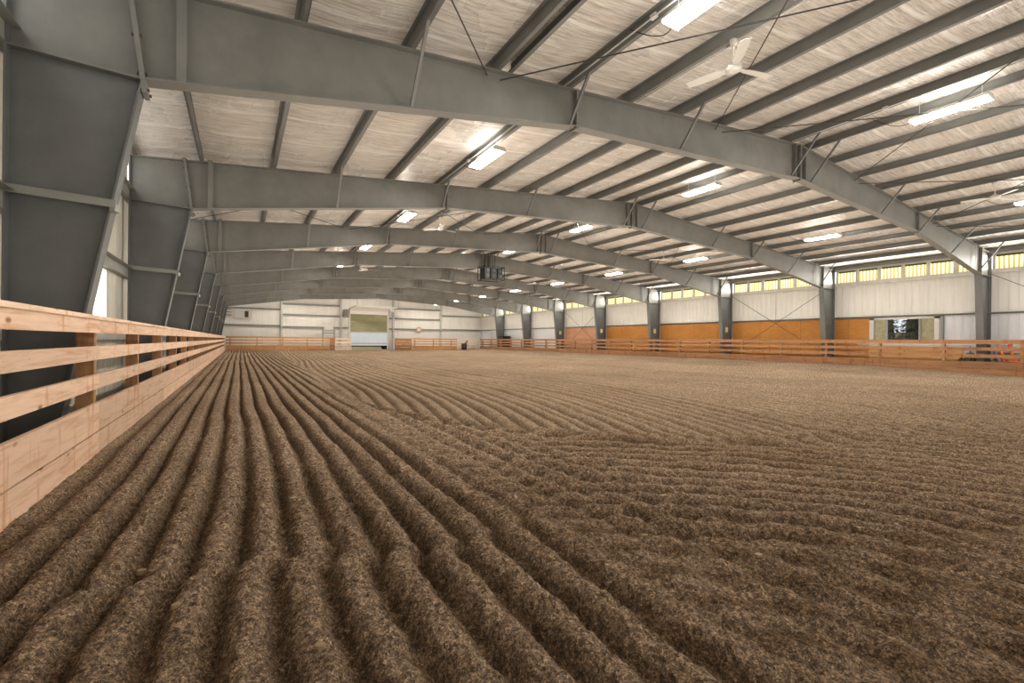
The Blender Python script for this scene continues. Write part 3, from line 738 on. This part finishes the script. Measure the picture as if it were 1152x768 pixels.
# hanging loudspeaker cluster
root = thing('speaker_cluster', 'black loudspeaker cluster hung on rods under the roof ridge', 'loudspeaker', (12.85, 24.3, 4.82))
fm = MB()
for a in (((-.65, -.45), (.65, -.45)), ((.65, -.45), (.65, .45)), ((.65, .45), (-.65, .45)), ((-.65, .45), (-.65, -.45))):
    for z in (.02, .78): fm.tube([(*a[0], z), (*a[1], z)], .025, 6)
for x in (-.65, .65):
    for y in (-.45, .45): fm.tube([(x, y, 0), (x, y, .8)], .025, 6)
fm.build('frame', 'black', root)
for (x, w) in ((-.42, .3), (0, .38), (.42, .3)):
    sp = MB().prism([(x - w / 2, .08), (x + w / 2, .08), (x + w / 2, .72), (x - w / 2, .72)], -.35, .35).build('cabinet', 'black', root)
    g = MB()
    for z, r in ((.26, .12), (.55, .09)):
        g.prism([(x + r * math.cos(2 * math.pi * k / 16), z + r * math.sin(2 * math.pi * k / 16)) for k in range(16)], -.38, -.34)
    g.build('cone', mat('speaker_cone', (.06, .06, .065), .4), sp)
for x in (-.25, -.08, .08, .25): MB().tube([(x, 0, .75), (x * .9, 0, 1.65)], .016, 6).build('hanging_rod', 'rod', root)

# ------------------------------------------------------------------ odds and ends along the fences
root = thing('barrel', 'dark maroon tub standing before the gate in the far right corner', 'tub', (24.15, 52.7, sandz(24.15, 52.7) - .02))
MB().lathe([(.3, 0), (.33, .25), (.36, .72), (.38, .74), (.38, .78), (.3, .76)], n=20).build('tub_body', mat('maroon_plastic', (.035, .012, .016), .5), root, True)
MB().bar((.1, 0, .76), (.42, -.05, 1.12), .22, .1).build('flap_lid', 'black', root)
root = thing('storage_bin', 'black storage bin behind the fence beside the last right column', 'bin', (27.35, 48.3, 0))
MB().box(-.5, .5, -.62, .62, .02, 1.72).build('bin_body', mat('black_plastic', (.02, .021, .024), .45), root); MB().box(-.54, .54, -.66, .66, 1.72, 1.84).build('lid', 'black', root)
root = thing('step_ladder', 'white step ladder standing behind the fence in the far right corner', 'ladder', (27.5, 51.6, 0))
for s in (-1, 1):
    MB().bar((-.45, s * .25, -.03), (-.05, s * .2, 2.3), .05, .07).build('front_rail', 'white_paint', root)
    MB().bar((.45, s * .25, -.03), (.05, s * .2, 2.3), .04, .05).build('rear_leg', 'white_paint', root)
for i in range(7): z = .3 + i * .3; x = -.45 + .4 * z / 2.33; MB().box(x - .05, x + .05, -.23, .23, z, z + .03).build('step', 'white_paint', root)
MB().box(-.1, .1, -.22, .22, 2.28, 2.34).build('top_cap', 'white_paint', root)
tag(MB().tube([(28.05, fy(6) - .35, -.02), (28.05, fy(6) - .35, 4.3)], .05).build('downpipe', 'white_paint'), 'slim white downpipe on the right wall beside the seventh column', 'pipe')
# jump equipment on a low trestle behind the near right fence
root = thing('trestle', 'low pale wooden trestle behind the near end of the right fence', 'trestle', (27.55, 6.0, 0))
MB().box(-.3, .3, -.55, .55, .42, .5).build('top', 'pale_gate', root)
for x in (-.25, .25):
    for y in (-.5, .5): MB().bar((x, y, 0), (x * .8, y * .9, .42), .06, .06).build('leg', 'pale_gate', root)
def cone_thing(lab, loc, mt, tilt):
    root = thing('marker_cone', lab, 'cone', loc); root.rotation_euler = tilt
    MB().lathe([(.075, .03), (.065, .15), (.045, .38), (.022, .58), (.012, .6)], n=16).build('cone_body', mt, root, True)
    MB().box(-.12, .12, -.12, .12, 0, .035).build('base', mt, root)
orange = mat('orange_plastic', (.85, .22, .06), .45); red = mat('red_plastic', (.6, .03, .05), .45); teal = mat('teal_plastic', (.03, .2, .2), .5); lilac = mat('lilac_plastic', (.32, .3, .5), .5)
def pole_thing(lab, p, q, mt, knob):
    root = thing('jump_pole', lab, 'pole', p); q = Vector(q) - Vector(p)
    MB().tube([(0, 0, 0), q * .5, q], .05, 10).build('shaft', mt, root, True); MB().tube([q * .94, q * 1.0, q * 1.06], [.052, .085, .03], 10).build('end_cap', knob, root, True)
pole_thing('orange pole leaning on the wall behind the near right fence, with orange tip', (27.45, 6.1, .51), (27.75, 6.36, 1.2), orange, orange)
pole_thing('orange pole with a red tip leaning behind the near right fence', (27.45, 5.85, .51), (27.75, 6.04, 1.27), orange, red)
pole_thing('lilac pole leaning between trestle and right column', (27.45, 6.25, .51), (27.75, 6.5, 1.1), lilac, teal)
pole_thing('dark teal pole leaning at the near end of the trestle', (27.45, 5.7, .51), (27.8, 5.62, 1.22), teal, teal)
pole_thing('short orange pole lying low on the trestle', (27.45, 5.58, .56), (27.5, 6.0, .6), orange, orange)
tag(MB().tube([(27.85, 3.0, 1.25), (27.85, 6.35, 1.27)], .035, 10).build('white_rail', 'white_paint'), 'white pole fixed level along the right wall behind the near fence', 'pole')
tag(MB().tube([(27.85, 7.0, 1.24), (27.85, 11.6, 1.24)], .028, 10).build('white_rail', 'white_paint'), 'thin white pole fixed level under the window in the right wall', 'pole')
# heap of netting next to the nearest right column
root = thing('hay_net', 'dark green stuffed hay net on the ground beside the nearest right column', 'net', (27.55, 7.2, 0))
m = MB(); n_ = 14; rs = random.Random(5)
prof = [(.05, 0), (.34, .08), (.42, .3), (.36, .55), (.28, .78), (.1, .9), (.03, .92)]
m.lathe(prof, n=18)
m.v = [(p[0] * (1 + .18 * math.sin(p[2] * 21 + p[1] * 9)), p[1] * (1 + .18 * math.sin(p[2] * 17 + p[0] * 11)), p[2]) for p in m.v]
m.build('net_bag', m_noisecol('mottled_green_net', [(.35, (.015, .018, .01)), (.5, (.07, .08, .035)), (.62, (.35, .3, .18))], 14), root, True)
MB().tube([(0, 0, .9), (.12, .05, 1.12), (.3, .1, 1.25)], .014, 6).build('draw_cord', 'rubber', root)

# ------------------------------------------------------------------ outdoors
def grid_obj(name, x0, x1, y0, y1, nx, ny, fz, mt, lab):
    vs = []; fs = []
    for j in range(ny + 1):
        for i in range(nx + 1):
            x = x0 + (x1 - x0) * i / nx; y = y0 + (y1 - y0) * j / ny; vs.append((x, y, fz(x, y)))
    for j in range(ny):
        for i in range(nx): a = j * (nx + 1) + i; fs.append((a, a + 1, a + nx + 2, a + nx + 1))
    o = MB().add(vs, fs).build(name, mt, None, True); struct(o, lab)
grid_obj('ground', -60, 140, -40, 75, 20, 14, lambda x, y: -.14, 'dry_grass', 'dry grass ground outside the building')
grid_obj('hill', -120, 220, 74, 330, 60, 50, lambda x, y: -.2 + .22 * (y - 74) + 2.5 * math.sin(x * .06 + y * .03) * min(1, (y - 74) / 40), 'hill', 'dry grassy hillside beyond the far door')
grid_obj('hill', 42, 160, -60, 73, 40, 40, lambda x, y: -.2 + .035 * (x - 42) + .8 * math.sin(y * .12 + x * .05) * min(1, (x - 42) / 20), 'hill', 'dry grassy rise outside the right wall')
root = thing('trailer', 'long white trailer parked outside the far door', 'trailer', (12.75, 66.5, -.12))
MB().box(0, 8.6, 0, 2.2, .55, 2.42).build('body', 'trailer', root); MB().box(-.03, 8.63, -.03, 2.23, 2.38, 2.46).build('roof', 'white_paint', root)
MB().box(0, 8.6, -.02, .0, .82, .9).build('trim_strip', mat('grey_strip', (.3, .33, .36), .5), root); MB().box(.02, 8.58, .02, 2.18, .4, .55).build('chassis', 'black', root)
MB().box(-.06, 0.02, -.05, .06, .3, 1.7).build('corner_post', 'black', root)
for x in (5.6, 6.6):
    MB().prism([(x + .36 * math.cos(2 * math.pi * k / 20), .36 + .36 * math.sin(2 * math.pi * k / 20)) for k in range(20)], .02, .26).build('wheel', 'rubber', root)
    MB().prism([(x + .36 * math.cos(2 * math.pi * k / 20), .36 + .36 * math.sin(2 * math.pi * k / 20)) for k in range(20)], 1.94, 2.18).build('wheel', 'rubber', root)
MB().bar((-1.3, 1.1, .48), (.1, 1.1, .48), .12, .1).build('drawbar', 'black', root); MB().tube([(-1.1, 1.1, 0), (-1.1, 1.1, .6)], .04).build('jack_stand', 'black', root)
def conifer(lab, x, y, h, r, seed):
    root = thing('conifer_tree', lab, 'tree', (x, y, -.2)); rs = random.Random(seed)
    MB().tube([(0, 0, 0), (0, 0, h * .6), (0, 0, h)], [.16, .1, .02], 8).build('trunk', 'bark', root, True)
    m = MB()
    m.lathe([(r * .15, .35), (r * .55, .5), (r * .5, h * .3), (r * .3, h * .6), (.03, h * .97)], n=9)
    for i in range(2600):
        t = rs.random() ** 1.1; z = .3 + t * (h - .3); rr = r * (1 - t) ** .8 * (.5 + .6 * rs.random()); a = rs.random() * 6.283
        c = Vector((rr * math.cos(a), rr * math.sin(a), z - rr * .25)); d = Vector((math.cos(a), math.sin(a), -.5 + .6 * rs.random())).normalized(); s = Vector((-math.sin(a), math.cos(a), rs.uniform(-.6, .6)))
        l = .10 + .16 * rs.random(); w = .03 + .04 * rs.random()
        m.add([c - d * l * .4, c + s * w, c + d * l, c - s * w], [(0, 1, 2, 3)])
    m.build('needle_sprays', 'needles', root)
conifer('dark conifer seen through the window, on the left', 35.2, 13.1, 6.0, .85, 1)
conifer('dark conifer seen through the window, on the right', 33.6, 11.25, 5.4, .75, 2)

# ------------------------------------------------------------------ light
w = bpy.data.worlds.new('world'); bpy.context.scene.world = w; w.use_nodes = True
w.node_tree.nodes['Background'].inputs['Color'].default_value = (.86, .92, 1, 1); w.node_tree.nodes['Background'].inputs['Strength'].default_value = .95
def area(name, loc, rot, sx, sy, power, col=(1, 1, 1)):
    l = bpy.data.lights.new(name, 'AREA'); l.shape = 'RECTANGLE'; l.size = sx; l.size_y = sy; l.energy = power; l.color = col
    o = bpy.data.objects.new(name, l); C.objects.link(o); o.location = loc; o.rotation_euler = rot; return o
area('fill_behind', (12.9, Y0 + .15, 2.6), (math.radians(90), 0, 0), 28, 4.6, 300, (1, .98, .95))  # added fill lamp behind the view, no opening there
area('bounce_fill', (12.9, 26, .45), (math.pi, 0, 0), 26, 54, 2550, (1, .91, .80))  # added unseen fill lamp, imitates light bounced off the sand
area('eave_light_right', (XR - .25, 26, 4.85), (0, math.radians(80), 0), .6, 54, 900, (1, .97, .9))
for x, z in ((5.05, 5.69), (12.9, 6.31), (20.5, 5.69)):
    for k in range(-1, NF):
        area('fixture_uplight', (x, fy(k) + 3.05, z), (math.pi, 0, 0), .2, 1.2, 8, (1, .97, .92))

sc = bpy.context.scene
sc.view_settings.view_transform = 'Standard'; sc.view_settings.look = 'None'; sc.view_settings.exposure = .76; sc.view_settings.gamma = .92
sc.cycles.use_denoising = True
sc.cycles.max_bounces = 7; sc.cycles.diffuse_bounces = 4; sc.cycles.glossy_bounces = 3
sc.cycles.sample_clamp_indirect = 6
